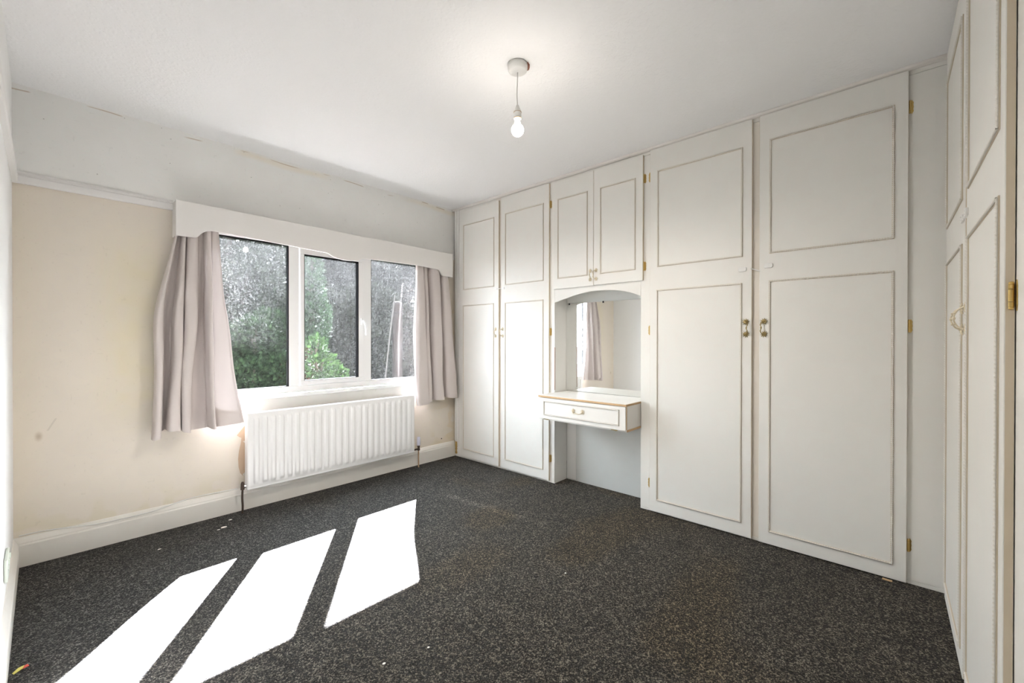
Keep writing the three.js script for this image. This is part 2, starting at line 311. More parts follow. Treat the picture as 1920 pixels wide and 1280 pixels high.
// ---------------------------------------------------------------- curtains
// folds: for each level, the creases' x from left to right; bumps between them come forward by the amplitudes
function curtain(name, label, levels, amps, hemY, backs) {
  const t = thing(name, label, 'curtain', [(levels[0].x[0] + levels[0].x.at(-1)) / 2, levels.at(-1).y, -3.16]);
  const per = 18, n = amps.length, cols = n * per, rows = 70, pos = [], uv = [], idx = [];
  const L = levels.length;
  for (let r = 0; r <= rows; r++) {
    const f = r / rows * (L - 1), k = Math.min(L - 2, Math.floor(f)), q = f - k;
    const q0 = Math.min(1, 0.3 + r / rows); const cr = (a) => { const A = a[Math.max(0, k - 1)], B = a[k], C = a[k + 1], D = a[Math.min(L - 1, k + 2)]; return B + 0.5 * q * (C - A + q * (2 * A - 5 * B + 4 * C - D + q * (3 * (B - C) + D - A))); };
    const xs = levels[0].x.map((_, i) => cr(levels.map((l) => l.x[i]))), y0 = cr(levels.map((l) => l.y)), dep = cr(levels.map((l) => l.d)), zb = cr(levels.map((l) => l.z));
    for (let c = 0; c <= cols; c++) {
      const i = Math.min(n - 1, Math.floor(c / per)), g = (c - i * per) / per, b = amps[i];
      const hump = Math.pow(Math.sin(Math.PI * clamp(g, 0, 1)), 0.5), ge = Math.min(g, 1 - g), sl = lerp(backs[i], backs[i + 1], g) - 0.016 * Math.exp(-((ge / 0.07) ** 2)) * (c > 0 && c < cols ? 1 : 0);
      const x = lerp(xs[i], xs[i + 1], g - (b > 0.03 ? 0.2 : 0) * Math.sin(2 * Math.PI * g) * q0) + 0.004 * Math.sin(r * 0.21 + i * 2.1) * (r / rows);
      const z = zb + dep * (sl + b * hump) + 0.003 * Math.sin(r * 0.17 + c * 0.4);
      const hem = lerp(hemY[i], hemY[i + 1], g), y = lerp(levels[0].y, y0, 1) + (r / rows) ** 3 * (hem - levels.at(-1).y);
      pos.push(x - t.position.x, y - t.position.y, z + 3.16); uv.push(c / cols, r / rows);
    }
  }
  for (let r = 0; r < rows; r++) for (let c = 0; c < cols; c++) { const a = r * (cols + 1) + c, b = a + cols + 1; idx.push(a, b, a + 1, b, b + 1, a + 1); }
  const g = new THREE.BufferGeometry(); g.setAttribute('position', new THREE.Float32BufferAttribute(pos, 3)); g.setAttribute('uv', new THREE.Float32BufferAttribute(uv, 2)); g.setIndex(idx); g.computeVertexNormals();
  part('curtain_cloth', g, M.curtain, t);
  return t;
}
curtain('curtain', 'longer mauve-grey curtain left of the window, flaring out at its frayed lower corner', [
  { y: 1.83, z: -3.20, d: 0.45, x: [0.548, 0.556, 0.566, 0.585, 0.645, 0.672, 0.707, 0.746] },
  { y: 1.50, z: -3.20, d: 0.75, x: [0.478, 0.500, 0.541, 0.573, 0.638, 0.674, 0.707, 0.766] },
  { y: 1.24, z: -3.20, d: 0.95, x: [0.430, 0.470, 0.520, 0.564, 0.630, 0.676, 0.707, 0.794] },
  { y: 0.93, z: -3.195, d: 1.05, x: [0.436, 0.470, 0.508, 0.552, 0.604, 0.682, 0.707, 0.826] },
  { y: 0.58, z: -3.19, d: 1.15, x: [0.415, 0.452, 0.486, 0.545, 0.585, 0.695, 0.715, 0.872] },
], [0.07, -0.03, 0.08, 0.095, -0.02, 0.075, 0.008], [0.555, 0.565, 0.60, 0.597, 0.572, 0.582, 0.584, 0.594], [0.0, 0.0, 0.0, 0.005, -0.005, 0.005, 0.028, 0.042]);
curtain('curtain', 'shorter mauve-grey curtain right of the window, hanging beside the wardrobe', [
  { y: 1.84, z: -3.20, d: 0.5, x: [2.215, 2.303, 2.340, 2.372, 2.488, 2.503, 2.575] },
  { y: 1.50, z: -3.20, d: 0.8, x: [2.195, 2.312, 2.355, 2.382, 2.490, 2.512, 2.600] },
  { y: 1.12, z: -3.20, d: 0.95, x: [2.170, 2.318, 2.362, 2.390, 2.488, 2.520, 2.628] },
  { y: 0.80, z: -3.195, d: 1.0, x: [2.182, 2.326, 2.374, 2.398, 2.490, 2.532, 2.650] },
  { y: 0.575, z: -3.19, d: 1.05, x: [2.194, 2.332, 2.382, 2.404, 2.492, 2.542, 2.668] },
], [0.05, 0.05, -0.03, 0.085, -0.045, 0.075], [0.555, 0.555, 0.577, 0.58, 0.58, 0.596, 0.568], [0.06, 0.015, 0.0, 0.0, 0.0, 0.0, 0.0]);

// ---------------------------------------------------------------- radiator
{
  const x0 = 0.893, x1 = 2.185, y0 = 0.147, y1 = 0.650, zf = -3.128, o = [x0, 0.1, -3.16];
  const t = thing('radiator', 'long white pressed-steel panel radiator under the window', 'radiator', o);
  const nx = 24 * 12 + 24, ny = 60, pos = [], idx = [], W = x1 - x0, H = y1 - y0;
  for (let j = 0; j <= ny; j++) for (let i = 0; i <= nx; i++) {
    const x = W * i / nx, ty = j / ny, y = H * (ty < 0.2 ? ty * ty / 0.2 * 0.75 + ty * 0.25 : ty > 0.8 ? 1 - ((1 - ty) ** 2 / 0.2 * 0.75 + (1 - ty) * 0.25) : ty);
    const q = ((x - 0.028) / (W - 0.056)) * 24, inside = q > 0 && q < 24 ? 1 : 0, ph = q - Math.floor(q);
    const channel = inside * smooth(0.16, 0.30, ph) * smooth(0.84, 0.70, ph) * smooth(0.030, 0.050, y) * smooth(0.030, 0.050, H - y);
    const groove = smooth(0.006, 0.010, y) * smooth(0.020, 0.016, y);
    const edge = Math.min(x, W - x, y, H - y), round = edge < 0.008 ? -0.008 * (1 - Math.sqrt(1 - (1 - edge / 0.008) ** 2)) : 0;
    pos.push(x, y + y0 - o[1], zf - o[2] - 0.011 + 0.011 * channel + round - 0.003 * groove);
  }
  for (let j = 0; j < ny; j++) for (let i = 0; i < nx; i++) { const a = j * (nx + 1) + i, b = a + nx + 1; idx.push(a, a + 1, b, a + 1, b + 1, b); }
  const g = new THREE.BufferGeometry(); g.setAttribute('position', new THREE.Float32BufferAttribute(pos, 3)); g.setIndex(idx); g.computeVertexNormals();
  part('front_panel', g, M.radiator, t);
  const b = (a, c, d, e, f, h, r = 0.003) => box(a, c, d, e, f, h, r).translate(-o[0], -o[1], -o[2]);
  part('top_panel', b(x0 + 0.001, x1 - 0.001, y1 - 0.010, y1 - 0.002, -3.195, zf - 0.016), M.radiator, t);
  part('back_panel', b(x0 + 0.004, x1 - 0.004, y0 + 0.01, y1 - 0.012, -3.196, -3.186), M.radiator, t);
  for (const x of [x0 + 0.001, x1 - 0.007]) part('side_panel', b(x, x + 0.006, y0 + 0.004, y1 - 0.006, -3.195, zf - 0.018), M.radiator, t);
  part('bottom_panel', b(x0 + 0.008, x1 - 0.008, y0 + 0.002, y0 + 0.008, -3.186, zf - 0.018), M.radiator, t);
  for (const x of [1.15, 1.95]) part('bracket', b(x, x + 0.03, 0.25, 0.55, -3.238, -3.197, 0.001), M.zinc, t);
  const L = (g2) => g2.translate(-o[0], -o[1], -o[2]);
  const hz = (r, len, x, y, z) => { const c = new THREE.CylinderGeometry(r, r, len, 14); c.rotateZ(Math.PI / 2); return L(c.translate(x, y, z)); };
  const vl = part('valve', [L(cyl(0.010, 0.012, 0.035, 0.873, 0.172, -3.165)), L(cyl(0.006, 0.011, 0.016, 0.873, 0.197, -3.165))], M.rust, t, 'blackened lockshield valve');
  part('coupling', [hz(0.012, 0.014, 0.888, 0.172, -3.165), hz(0.008, 0.02, 0.893, 0.172, -3.165)], M.chrome, vl, 'bright chrome coupling');
  part('pipe', L(tube([[0.873, 0.16, -3.165], [0.872, 0.10, -3.167], [0.874, 0.05, -3.166], [0.873, 0.0, -3.166]], 0.0065)), M.rust, t, 'dark rusted supply pipe');
  const vr = part('valve', [L(cyl(0.010, 0.012, 0.03, 2.243, 0.165, -3.165)), hz(0.008, 0.06, 2.213, 0.162, -3.165), L(cyl(0.012, 0.012, 0.012, 2.243, 0.187, -3.165))], M.rust, t, 'thermostatic valve with dark body');
  part('valve_cap', [L(lathe([[0, 0.075], [0.010, 0.075], [0.0145, 0.070], [0.0155, 0.04], [0.015, 0.0], [0, 0.0]], 20).translate(2.243, 0.194, -3.165))], M.lilac, vr, 'pale lilac-white valve head');
  part('pipe', L(tube([[2.243, 0.155, -3.165], [2.242, 0.09, -3.166], [2.243, 0.0, -3.166]], 0.006)), M.rustLight, t, 'thin stained copper pipe');
}
// ---------------------------------------------------------------- cable along the skirting, wall socket, litter
{
  const pts = []; for (let k = 0; k <= 24; k++) { const f = k / 24, x = lerp(-0.082, 0.862, f); pts.push([x, 0.1455 + 0.004 * Math.sin(f * 9 + 1) - 0.018 * smooth(0.05, 0.35, f) * smooth(0.75, 0.5, f) + 0.004, -3.2365 + (0.017) * smooth(0.05, 0.3, f) * smooth(0.8, 0.55, f)]); }
  const c = part('cable', tube(pts, 0.0026, 90, 6), M.plastic, scene); tag(c, 'thin white cable running along the top of the skirting', 'cable');
}
{
  const t = thing('wall_socket', 'pale green plastic socket plate low on the left wall', 'socket', [XL, 0.27, -2.52]);
  const m = std(new THREE.Color(0.70, 0.76, 0.68), 0.4);
  part('face_plate', box(0.001, 0.011, -0.043, 0.043, -0.073, 0.073, 0.004), m, t);
  for (const z of [-0.036, 0.036]) part('switch', box(0.011, 0.015, 0.012, 0.032, z - 0.006, z + 0.006, 0.001), m, t);
  for (const zs of [-0.06, 0.06]) part('screw', (() => { const g = new THREE.CylinderGeometry(0.003, 0.003, 0.0015, 10); g.rotateZ(Math.PI / 2); return g.translate(0.0115, 0, zs); })(), M.chrome, t);
}
{
  const a = extrude(poly([[0, 0], [0.02, 0.008], [0.024, 0.022], [0.010, 0.026], [-0.004, 0.012]]), 0.002); a.rotateX(-Math.PI / 2); a.rotateZ(0.3);
  const t = thing('paper_scrap', 'small yellow and red scrap of paper on the carpet by the left skirting', 'litter', [-0.068, 0.004, -2.20]);
  part('scrap', a, std(new THREE.Color(0.55, 0.50, 0.12), 0.8), t);
  const r = extrude(poly([[0.018, 0.008], [0.034, 0.014], [0.03, 0.028], [0.022, 0.024]]), 0.002); r.rotateX(-Math.PI / 2); r.translate(0, 0.004, 0);
  part('scrap', r, std(new THREE.Color(0.6, 0.08, 0.05), 0.8), t, 'red end of the scrap');
  const specks = [[0.731, -3.006, 0.02], [0.788, -3.101, 0.014], [0.70, -2.99, 0.010], [0.42, -2.946, 0.010], [0.798, -1.33, 0.008], [1.70, -1.2, 0.006], [0.95, -1.28, 0.006]];
  specks.forEach(([x, z, s], i) => {
    const g = new THREE.IcosahedronGeometry(s * 0.6, 1); const p = g.attributes.position; for (let k = 0; k < p.count; k++) p.setXYZ(k, p.getX(k) * (1 + 0.6 * hash(k % 7, i, 3)), Math.max(0, p.getY(k) * 0.22), p.getZ(k) * (0.7 + 0.5 * hash(k % 5, i, 4)));
    g.computeVertexNormals(); const o = part(numbered('plaster_crumb'), g, M.tornPaper, scene); o.position.set(x, 0.003, z);
    tag(o, ['flat pale plaster crumb on the carpet, largest one below the radiator pipe', 'pale plaster crumb on the carpet tight against the skirting below the radiator pipe', 'small pale crumb just left of the largest plaster crumb', 'tiny pale crumb on the dark carpet near the left skirting', 'tiny pale crumb on the open carpet in the foreground', 'tiny pale crumb on the carpet right of the sun patches', 'tiny pale crumb beside the foreground one on the carpet'][i], 'crumb', 'plaster crumbs on the carpet');
  });
  const chip = part('wood_chip', box(-0.018, 0.018, 0, 0.005, -0.006, 0.006, 0.001), M.rawWood, scene); chip.position.set(2.665, 0.004, -0.05); chip.rotation.y = 1.5; tag(chip, 'small splinter of raw wood under the tallest right wardrobe door', 'splinter');
}

// ---------------------------------------------------------------- fitted wardrobes
// Local frame of every unit: x along the front to the right, y up, z out into the room; z = 0 is the face of the doors, z = -0.018 the face of the frame.
const FACE = -0.018, DOOR = [-0.0165, 0];
function ropeRect(x0, x1, y0, y1, gs) {                              // a moulding of twisted rope on a flat fillet, mitred round a panel
  const flat = [], w = 0.0046, h = 0.003;
  flat.push(box(x0 - w, x1 + w, y1 - w, y1 + w, 0.0002, h), box(x0 - w, x1 + w, y0 - w, y0 + w, 0.0002, h), box(x0 - w, x0 + w, y0 + w, y1 - w, 0.0002, h), box(x1 - w, x1 + w, y0 + w, y1 - w, 0.0002, h));
  const rope = [];
  for (const [a, b, c, d] of [[x0, y1, x1, y1], [x0, y0, x1, y0], [x0, y0, x0, y1], [x1, y0, x1, y1]]) {
    const len = Math.hypot(c - a, d - b), pitch = 0.010, rings = Math.max(8, Math.round(len / pitch * 3)), sides = 6, pos = [], idx = [];
    const ux = (c - a) / len, uy = (d - b) / len;
    for (let r = 0; r <= rings; r++) for (let s = 0; s < sides; s++) {
      const l = len * r / rings, an = s / sides * 2 * Math.PI, rad = 0.0030 + 0.0017 * Math.cos(2 * an - l / pitch * 2 * Math.PI), q = Math.cos(an) * rad;
      pos.push(a + ux * l - uy * q, b + uy * l + ux * q, h + 0.0012 + Math.sin(an) * rad);
    }
    for (let r = 0; r < rings; r++) for (let s = 0; s < sides; s++) { const p = r * sides + s, q = r * sides + (s + 1) % sides; idx.push(p, q, p + sides, q, q + sides, p + sides); }
    const g = new THREE.BufferGeometry(); g.setAttribute('position', new THREE.Float32BufferAttribute(pos, 3)); g.setIndex(idx); g.computeVertexNormals(); rope.push(g);
  }
  gs.flat.push(...flat); gs.rope.push(...rope);
}
function leaf(r) {                                                    // a rosette of pointed leaves, slightly domed
  const s = new THREE.Shape(), n = 10;
  for (let k = 0; k < n * 2; k++) { const a = k / (n * 2) * 2 * Math.PI + 0.2, q = k % 2 ? r * 0.50 : r * [1, 0.8, 0.92, 0.74][(k / 2) % 4]; k ? s.lineTo(q * Math.cos(a), q * Math.sin(a)) : s.moveTo(q * Math.cos(a), q * Math.sin(a)); }
  s.closePath();
  const g = extrude(s, 0.004, 0.0012), p = g.attributes.position;
  for (let i = 0; i < p.count; i++) p.setZ(i, p.getZ(i) + 0.004 * (1 - Math.hypot(p.getX(i), p.getY(i)) / r));
  g.computeVertexNormals();
  const ribs = []; for (let k = 0; k < n; k++) { const a = (2 * k) / (n * 2) * 2 * Math.PI + 0.2; ribs.push(tube([[0, 0, 0.0075], [0.5 * r * Math.cos(a), 0.5 * r * Math.sin(a), 0.006], [0.92 * r * Math.cos(a), 0.92 * r * Math.sin(a), 0.0035]], 0.0011, 6, 5)); }
  return [g, ball(0.0045, 0, 0, 0.007), ...ribs];
}
function handleShape(span, side, turn = 0, r = 0.018) {               // two leaf rosettes joined by a bow; side pushes the bow sideways
  const gs = [];
  for (const k of [-1, 1]) for (const g of leaf(r)) { const c = clean(g); c.translate(0, k * span / 2, 0); gs.push(c); }
  gs.push(tube([[side * 0.004, span / 2, 0.006], [side * 0.010, span / 2 - 0.006, 0.018], [side * 0.013, span * 0.22, 0.026], [side * 0.009, 0.006, 0.029], [side * 0.009, -0.006, 0.029], [side * 0.013, -span * 0.22, 0.026], [side * 0.010, -span / 2 + 0.006, 0.018], [side * 0.004, -span / 2, 0.006]], 0.0025, 40, 8));
  gs.push(ball(0.0044, side * 0.009, 0, 0.029, 1, 1.3, 1), ball(0.0034, side * 0.0125, 0.018, 0.027), ball(0.0034, side * 0.0125, -0.018, 0.027));
  const out = mergeGeometries(gs.map(clean)); if (turn) out.rotateZ(turn); return out;
}
function hingeShape(dir) {                                            // knuckles beside the door's edge, leaf on the frame; dir points away from the door
  const gs = [], x = dir * 0.0055, z = -0.010;
  for (const [y, h] of [[-0.019, 0.010], [0, 0.026], [0.019, 0.010]]) gs.push(cyl(0.0046, 0.0046, h, x, y, z, 14));
  gs.push(ball(0.0044, x, 0.0265, z, 1, 0.9, 1), ball(0.0044, x, -0.0265, z, 1, 0.9, 1));
  const s = poly([[0, -0.024], [0.007, -0.026], [0.010, -0.033], [0.013, -0.026], [0.016, -0.02], [0.0145, -0.01], [0.016, 0], [0.0145, 0.01], [0.016, 0.02], [0.013, 0.026], [0.010, 0.033], [0.007, 0.026], [0, 0.024]]);
  const g = extrude(s, 0.0016, 0.0003); if (dir < 0) g.rotateY(Math.PI).translate(0, 0, 0.0016); g.translate(dir * 0.0015, 0, FACE + 0.0002); gs.push(g);
  return gs;
}
function lockShape() {
  const s = new THREE.Shape(); s.absarc(0.013, 0.0045, 0.008, 0, Math.PI / 2); s.absarc(-0.013, 0.0045, 0.008, Math.PI / 2, Math.PI); s.absarc(-0.013, -0.0045, 0.008, Math.PI, 1.5 * Math.PI); s.absarc(0.013, -0.0045, 0.008, 1.5 * Math.PI, 2 * Math.PI); s.closePath();
  const g = extrude(s, 0.0065, 0.0012); g.translate(0, 0, 0.0003);
  const dots = [-1, 1].map((k) => { const c = new THREE.CylinderGeometry(0.0028, 0.0028, 0.0012, 10); c.rotateX(Math.PI / 2); return c.translate(0, k * 0.0055, 0.0073); });
  return [g, ...dots];
}
function door(unit, d) {                                              // d: x0, x1, y0, y1, panels, handle, hinges, lock
  const cx = (d.x0 + d.x1) / 2, cy = (d.y0 + d.y1) / 2, m = d.material ?? M.cream;
  const slab = part('door', metric(box(d.x0, d.x1, d.y0, d.y1, DOOR[0], DOOR[1], 0.0022).translate(-cx, -cy, 0)), m, unit, d.label);
  slab.position.set(cx, cy, 0);
  const hw = (d.x1 - d.x0) / 2, hh = (d.y1 - d.y0) / 2;
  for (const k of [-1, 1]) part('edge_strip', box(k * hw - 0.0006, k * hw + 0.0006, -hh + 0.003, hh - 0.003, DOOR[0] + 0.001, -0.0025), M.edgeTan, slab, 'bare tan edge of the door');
  for (const [x0, x1, y0, y1] of d.panels) {
    const gs = { flat: [], rope: [] }; ropeRect(x0 - cx, x1 - cx, y0 - cy, y1 - cy, gs);
    part('panel_moulding', gs.flat, M.gilt, slab, 'worn gilt fillet'); part('rope_bead', gs.rope, M.rope, slab);
  }
  if (d.handle) { const h = part('handle', handleShape(d.handle.span ?? 0.066, d.handle.side, 0, d.handle.r ?? 0.018), d.handle.m ?? M.oldBrass, slab, d.handle.label ?? 'brass leaf handle'); h.position.set(d.handle.x - cx, d.handle.y - cy, 0); }
  for (const y of d.hinges ?? []) { const h = part('hinge', hingeShape(d.hingeSide), M.brass, slab, 'brass hinge'); h.position.set((d.hingeSide > 0 ? d.x1 : d.x0) - cx, y - cy, 0); }
  if (d.lock) { const l = part('child_lock', lockShape(), M.plastic, slab, 'white plastic child lock'); l.position.set(d.lock[0] - cx, d.lock[1] - cy, 0); if (d.lock[2]) l.scale.setScalar(d.lock[2]); }
  return slab;
}
const strap = (unit, x0, x1, y0, y1) => part('lock_strap', tube([[x0, y0, 0.003], [lerp(x0, x1, 0.3), lerp(y0, y1, 0.3), -0.004], [lerp(x0, x1, 0.7), lerp(y0, y1, 0.7), -0.004], [x1, y1, 0.003]], 0.0035, 16), M.plastic, unit, 'white strap joining the two door locks');

// --- left unit, between window wall and dressing alcove
{
  const z0 = ZW, t = thing('fitted_wardrobe', 'narrow cream two-door fitted wardrobe in the corner beside the window curtain', 'wardrobe', [XD, 0, z0], -Math.PI / 2), s = (z) => z - z0;
  const fr = (a, b, y0, y1, m = M.cream, dz = 0) => part('frame_board', box(a, b, y0, y1, FACE - 0.02, FACE + dz, 0.001), m, t);
  fr(0.0215, s(-3.085), 0.0005, 2.391, M.creamPlain); fr(s(-2.66), s(-2.54), 0.0005, 2.391, M.frameShade); fr(s(-2.10), s(-2.0185), 0.0005, 2.391);
  part('batten', box(0.0215, 0.045, 0.15, 2.391, FACE, FACE + 0.008, 0.002), M.creamPlain, t); part('batten', box(0.058, 0.082, 0.10, 2.391, FACE, FACE + 0.006, 0.002), M.creamPlain, t);
  fr(s(-3.084), s(-2.661), 2.30, 2.391); fr(s(-2.539), s(-2.101), 2.30, 2.391); fr(s(-3.084), s(-2.661), 0.0005, 0.07); fr(s(-2.539), s(-2.101), 0.0005, 0.07);
  part('end_panel', box(s(-2.0365), s(-2.0185), 0.0005, 2.391, -0.185, FACE - 0.0205, 0.001), M.creamPlain, t);
  part('broken_edge', (() => { const g = new THREE.BoxGeometry(0.030, 0.115, 0.006, 4, 14, 1), p = g.attributes.position; for (let i = 0; i < p.count; i++) { const k = hash(Math.round(p.getY(i) * 900), 1, 9); p.setXYZ(i, p.getX(i) * (0.35 + 0.65 * k), p.getY(i), p.getZ(i)); } g.computeVertexNormals(); return g.translate(0.040, 0.083, FACE + 0.003); })(), std(new THREE.Color(0.50, 0.34, 0.12), 0.9), t, 'splintered yellow-brown wood at the foot');
  const H = { m: M.paleBrass, label: 'antique white and gilt leaf handle', y: 1.192, r: 0.017, span: 0.062 };
  door(t, { x0: s(-3.12), x1: s(-2.615), y0: 0.018, y1: 2.350, panels: [[s(-3.077), s(-2.673), 1.603, 2.208], [s(-3.08), s(-2.676), 0.095, 1.448]], handle: { ...H, x: s(-2.648), side: 1 }, lock: [s(-2.645), 1.578, 0.7] });
  door(t, { x0: s(-2.584), x1: s(-2.062), y0: 0.017, y1: 2.362, panels: [[s(-2.532), s(-2.118), 1.604, 2.213], [s(-2.534), s(-2.121), 0.097, 1.446]], handle: { ...H, x: s(-2.562), side: -1 }, lock: [s(-2.557), 1.576, 0.7], hinges: [2.196, 1.192, 0.192], hingeSide: 1 });
  strap(t, s(-2.632), s(-2.57), 1.577, 1.574);
  part('edge_strip', box(s(-2.0186), s(-2.0172), 0.735, 1.07, FACE - 0.006, FACE + 0.0006), std(new THREE.Color(0.30, 0.12, 0.06), 0.6), t, 'dark red-brown bare edge beside the mirror');
}
// --- cupboard above the dressing alcove
{
  const z0 = -2.0175, t = thing('overhead_cupboard', 'short cream two-door cupboard over the dressing alcove with an arched board below', 'cupboard', [XD, 1.41, z0], -Math.PI / 2), s = (z) => z - z0, Y = (y) => y - 1.41;
  const W = -1.3005 - z0;
  part('top_board', box(0, W, Y(2.30), Y(2.391), FACE - 0.02, FACE, 0.001), M.cream, t);
  const a = new THREE.Shape(); a.moveTo(0, Y(1.56)); a.lineTo(0, Y(1.420)); a.bezierCurveTo(0.20, Y(1.475), 0.30, Y(1.487), W * 0.52, Y(1.487)); a.bezierCurveTo(W * 0.70, Y(1.487), W * 0.86, Y(1.468), W - 0.03, Y(1.436)); a.lineTo(W, Y(1.424)); a.lineTo(W, Y(1.56)); a.closePath();
  const g = extrude(a, 0.018, 0.001); g.translate(0, 0, FACE - 0.018); part('arch_board', metric(g), M.cream, t);
  part('bottom_board', box(0, W, Y(1.565), Y(1.58), -0.50, FACE - 0.0005), M.creamPlain, t);
  const H = { m: M.paleBrass, label: 'antique white and gilt leaf handle', y: Y(1.600), r: 0.017, span: 0.062 };
  door(t, { x0: s(-2.016), x1: s(-1.6585), y0: Y(1.523), y1: Y(2.357), panels: [[s(-1.974), s(-1.711), Y(1.604), Y(2.213)]], handle: { ...H, x: s(-1.683), side: 1 } });
  door(t, { x0: s(-1.6555), x1: s(-1.2795), y0: Y(1.526), y1: Y(2.360), panels: [[s(-1.599), s(-1.335), Y(1.605), Y(2.213)]], handle: { ...H, x: s(-1.634), side: -1 }, hinges: [Y(2.202), Y(1.62)], hingeSide: 1 });
}
// --- dressing alcove: back panel, mirror, table with its drawer
{
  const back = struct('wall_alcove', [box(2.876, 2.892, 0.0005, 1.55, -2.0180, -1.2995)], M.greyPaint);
  part('pale_strip', box(2.8752, 2.8758, 0.01, 0.55, -2.016, -1.93), M.creamPlain, back, 'paler cream strip on the back panel');  // cream strip down the left of the grey panel
  const m = thing('mirror', 'frameless wall mirror at the back of the dressing alcove above the table', 'mirror', [2.869, 1.07, -1.659]);
  { const g = box(-0.003, 0.003, -0.348, 0.350, -0.357, 0.357), p = g.attributes.position, uv = g.attributes.uv; for (let i = 0; i < p.count; i++) uv.setXY(i, p.getZ(i) / 0.714 + 0.5, p.getY(i) / 0.70 + 0.5); part('mirror_glass', g, M.mirror, m); }
  for (const [z, y] of [[-0.33, 0.350], [-0.02, 0.350], [0.30, 0.350]]) part('mirror_clip', [box(-0.006, -0.0031, y - 0.010, y + 0.004, z - 0.006, z + 0.006, 0.001)], M.dark, m);
}
{
  const z0 = -2.012, t = thing('dressing_table', 'shallow cream dressing table shelf with one drawer under the mirror', 'dressing table', [XD, 0.53, z0], -Math.PI / 2), W = 0.712, Y = (y) => y - 0.53;
  // local z: 0.19 is the drawer front, -0.185 the back of the alcove
  const top = new THREE.Shape(); const tg = [box(-0.002, W + 0.002, Y(0.703), Y(0.719), -0.0165, 0.192, 0.002), box(0.012, W - 0.004, Y(0.703), Y(0.719), -0.1745, -0.016)];
  part('table_top', tg, M.cream, t);
  part('edge_strip', [box(0.0, W + 0.003, Y(0.7035), Y(0.7165), 0.1905, 0.1935, 0.001), box(W + 0.0005, W + 0.0035, Y(0.7035), Y(0.7165), -0.0165, 0.192, 0.001)], M.rawWood, t, 'worn wooden edge of the top');
  part('side_panel', box(0.006, 0.020, Y(0.553), Y(0.7025), -0.0165, 0.176), M.creamPlain, t);
  part('side_panel', box(W - 0.016, W - 0.001, Y(0.553), Y(0.7025), -0.0165, 0.174), M.creamPlain, t);
  part('bottom_board', [box(0.0, W, Y(0.538), Y(0.5525), -0.0165, 0.178, 0.001)], M.cream, t);
  part('edge_strip', box(W + 0.0003, W + 0.003, Y(0.5385), Y(0.552), -0.0165, 0.178, 0.0005), M.rawWood, t, 'worn wooden edge of the bottom');
  part('edge_strip', box(W - 0.012, W + 0.0005, Y(0.5535), Y(0.702), 0.1745, 0.1785, 0.0005), M.rawWood, t, 'bare wooden edge beside the drawer');
  const cx = W / 2, cy = Y(0.628);
  const dr = part('drawer', box(0.004 - cx, W - 0.003 - cx, Y(0.548) - cy, Y(0.7005) - cy, 0.179 - 0.19, 0.0, 0.002), M.cream, t); dr.position.set(cx, cy, 0.19);
  const gs = { flat: [], rope: [] }; ropeRect(-0.305, 0.305, -0.050, 0.048, gs); part('panel_moulding', gs.flat, std(new THREE.Color(0.5, 0.47, 0.42), 0.5), dr, 'grey-brown fillet'); part('rope_bead', gs.rope, M.rope, dr);
  const h = part('handle', handleShape(0.076, -1, Math.PI / 2, 0.019), M.paleBrass, dr, 'antique white and gilt leaf handle'); h.position.set(-0.005, 0.004, 0);
  for (const x of [-0.29, 0.27]) part('catch', [box(x - 0.022, x + 0.022, -0.088, -0.084, -0.03, -0.004, 0.001), box(x + 0.008, x + 0.018, -0.089, -0.0855, -0.012, -0.001, 0.001)], M.oldBrass, dr, 'small brass catch under the drawer');
}
// --- right unit
{
  const z0 = -1.2995, t = thing('fitted_wardrobe', 'wide cream two-door fitted wardrobe with brass leaf handles right of the dressing alcove', 'wardrobe', [XD, 0, z0], -Math.PI / 2), s = (z) => z - z0;
  const fr = (a, b, y0, y1, m = M.cream) => part('frame_board', box(a, b, y0, y1, FACE - 0.02, FACE, 0.001), m, t);
  fr(0, s(-1.16), 0.019, 2.353); fr(s(-0.70), s(-0.53), 0.019, 2.353, M.frameShade); fr(s(-0.04), s(0.150), 0.019, 2.353);
  fr(0, s(0.150), 2.355, 2.391); fr(s(-1.159), s(-0.701), 2.30, 2.353); fr(s(-0.529), s(-0.041), 2.30, 2.353);
  fr(0, s(0.150), 0.0005, 0.0175); fr(s(-1.159), s(-0.701), 0.019, 0.07); fr(s(-0.529), s(-0.041), 0.019, 0.07);
  part('end_panel', box(0, 0.018, 0.0005, 2.391, -0.55, FACE - 0.0205), M.creamPlain, t);
  const H = { y: 1.197, r: 0.021, span: 0.070, m: M.oldBrass };
  door(t, { x0: s(-1.2285), x1: s(-0.629), y0: 0.010, y1: 2.371, panels: [[s(-1.175), s(-0.680), 1.607, 2.222], [s(-1.179), s(-0.683), 0.090, 1.450]], handle: { ...H, x: s(-0.658), side: 1 }, lock: [s(-0.677), 1.531], hinges: [2.201, 1.193, 0.186], hingeSide: -1 });
  door(t, { x0: s(-0.592), x1: s(0.016), y0: 0.006, y1: 2.371, panels: [[s(-0.538), s(-0.035), 1.608, 2.225], [s(-0.540), s(-0.035), 0.079, 1.451]], handle: { ...H, x: s(-0.567), side: -1 }, lock: [s(-0.547), 1.538], hinges: [2.205, 1.195, 0.180], hingeSide: 1 });
  strap(t, s(-0.634), s(-0.588), 1.533, 1.512);
}
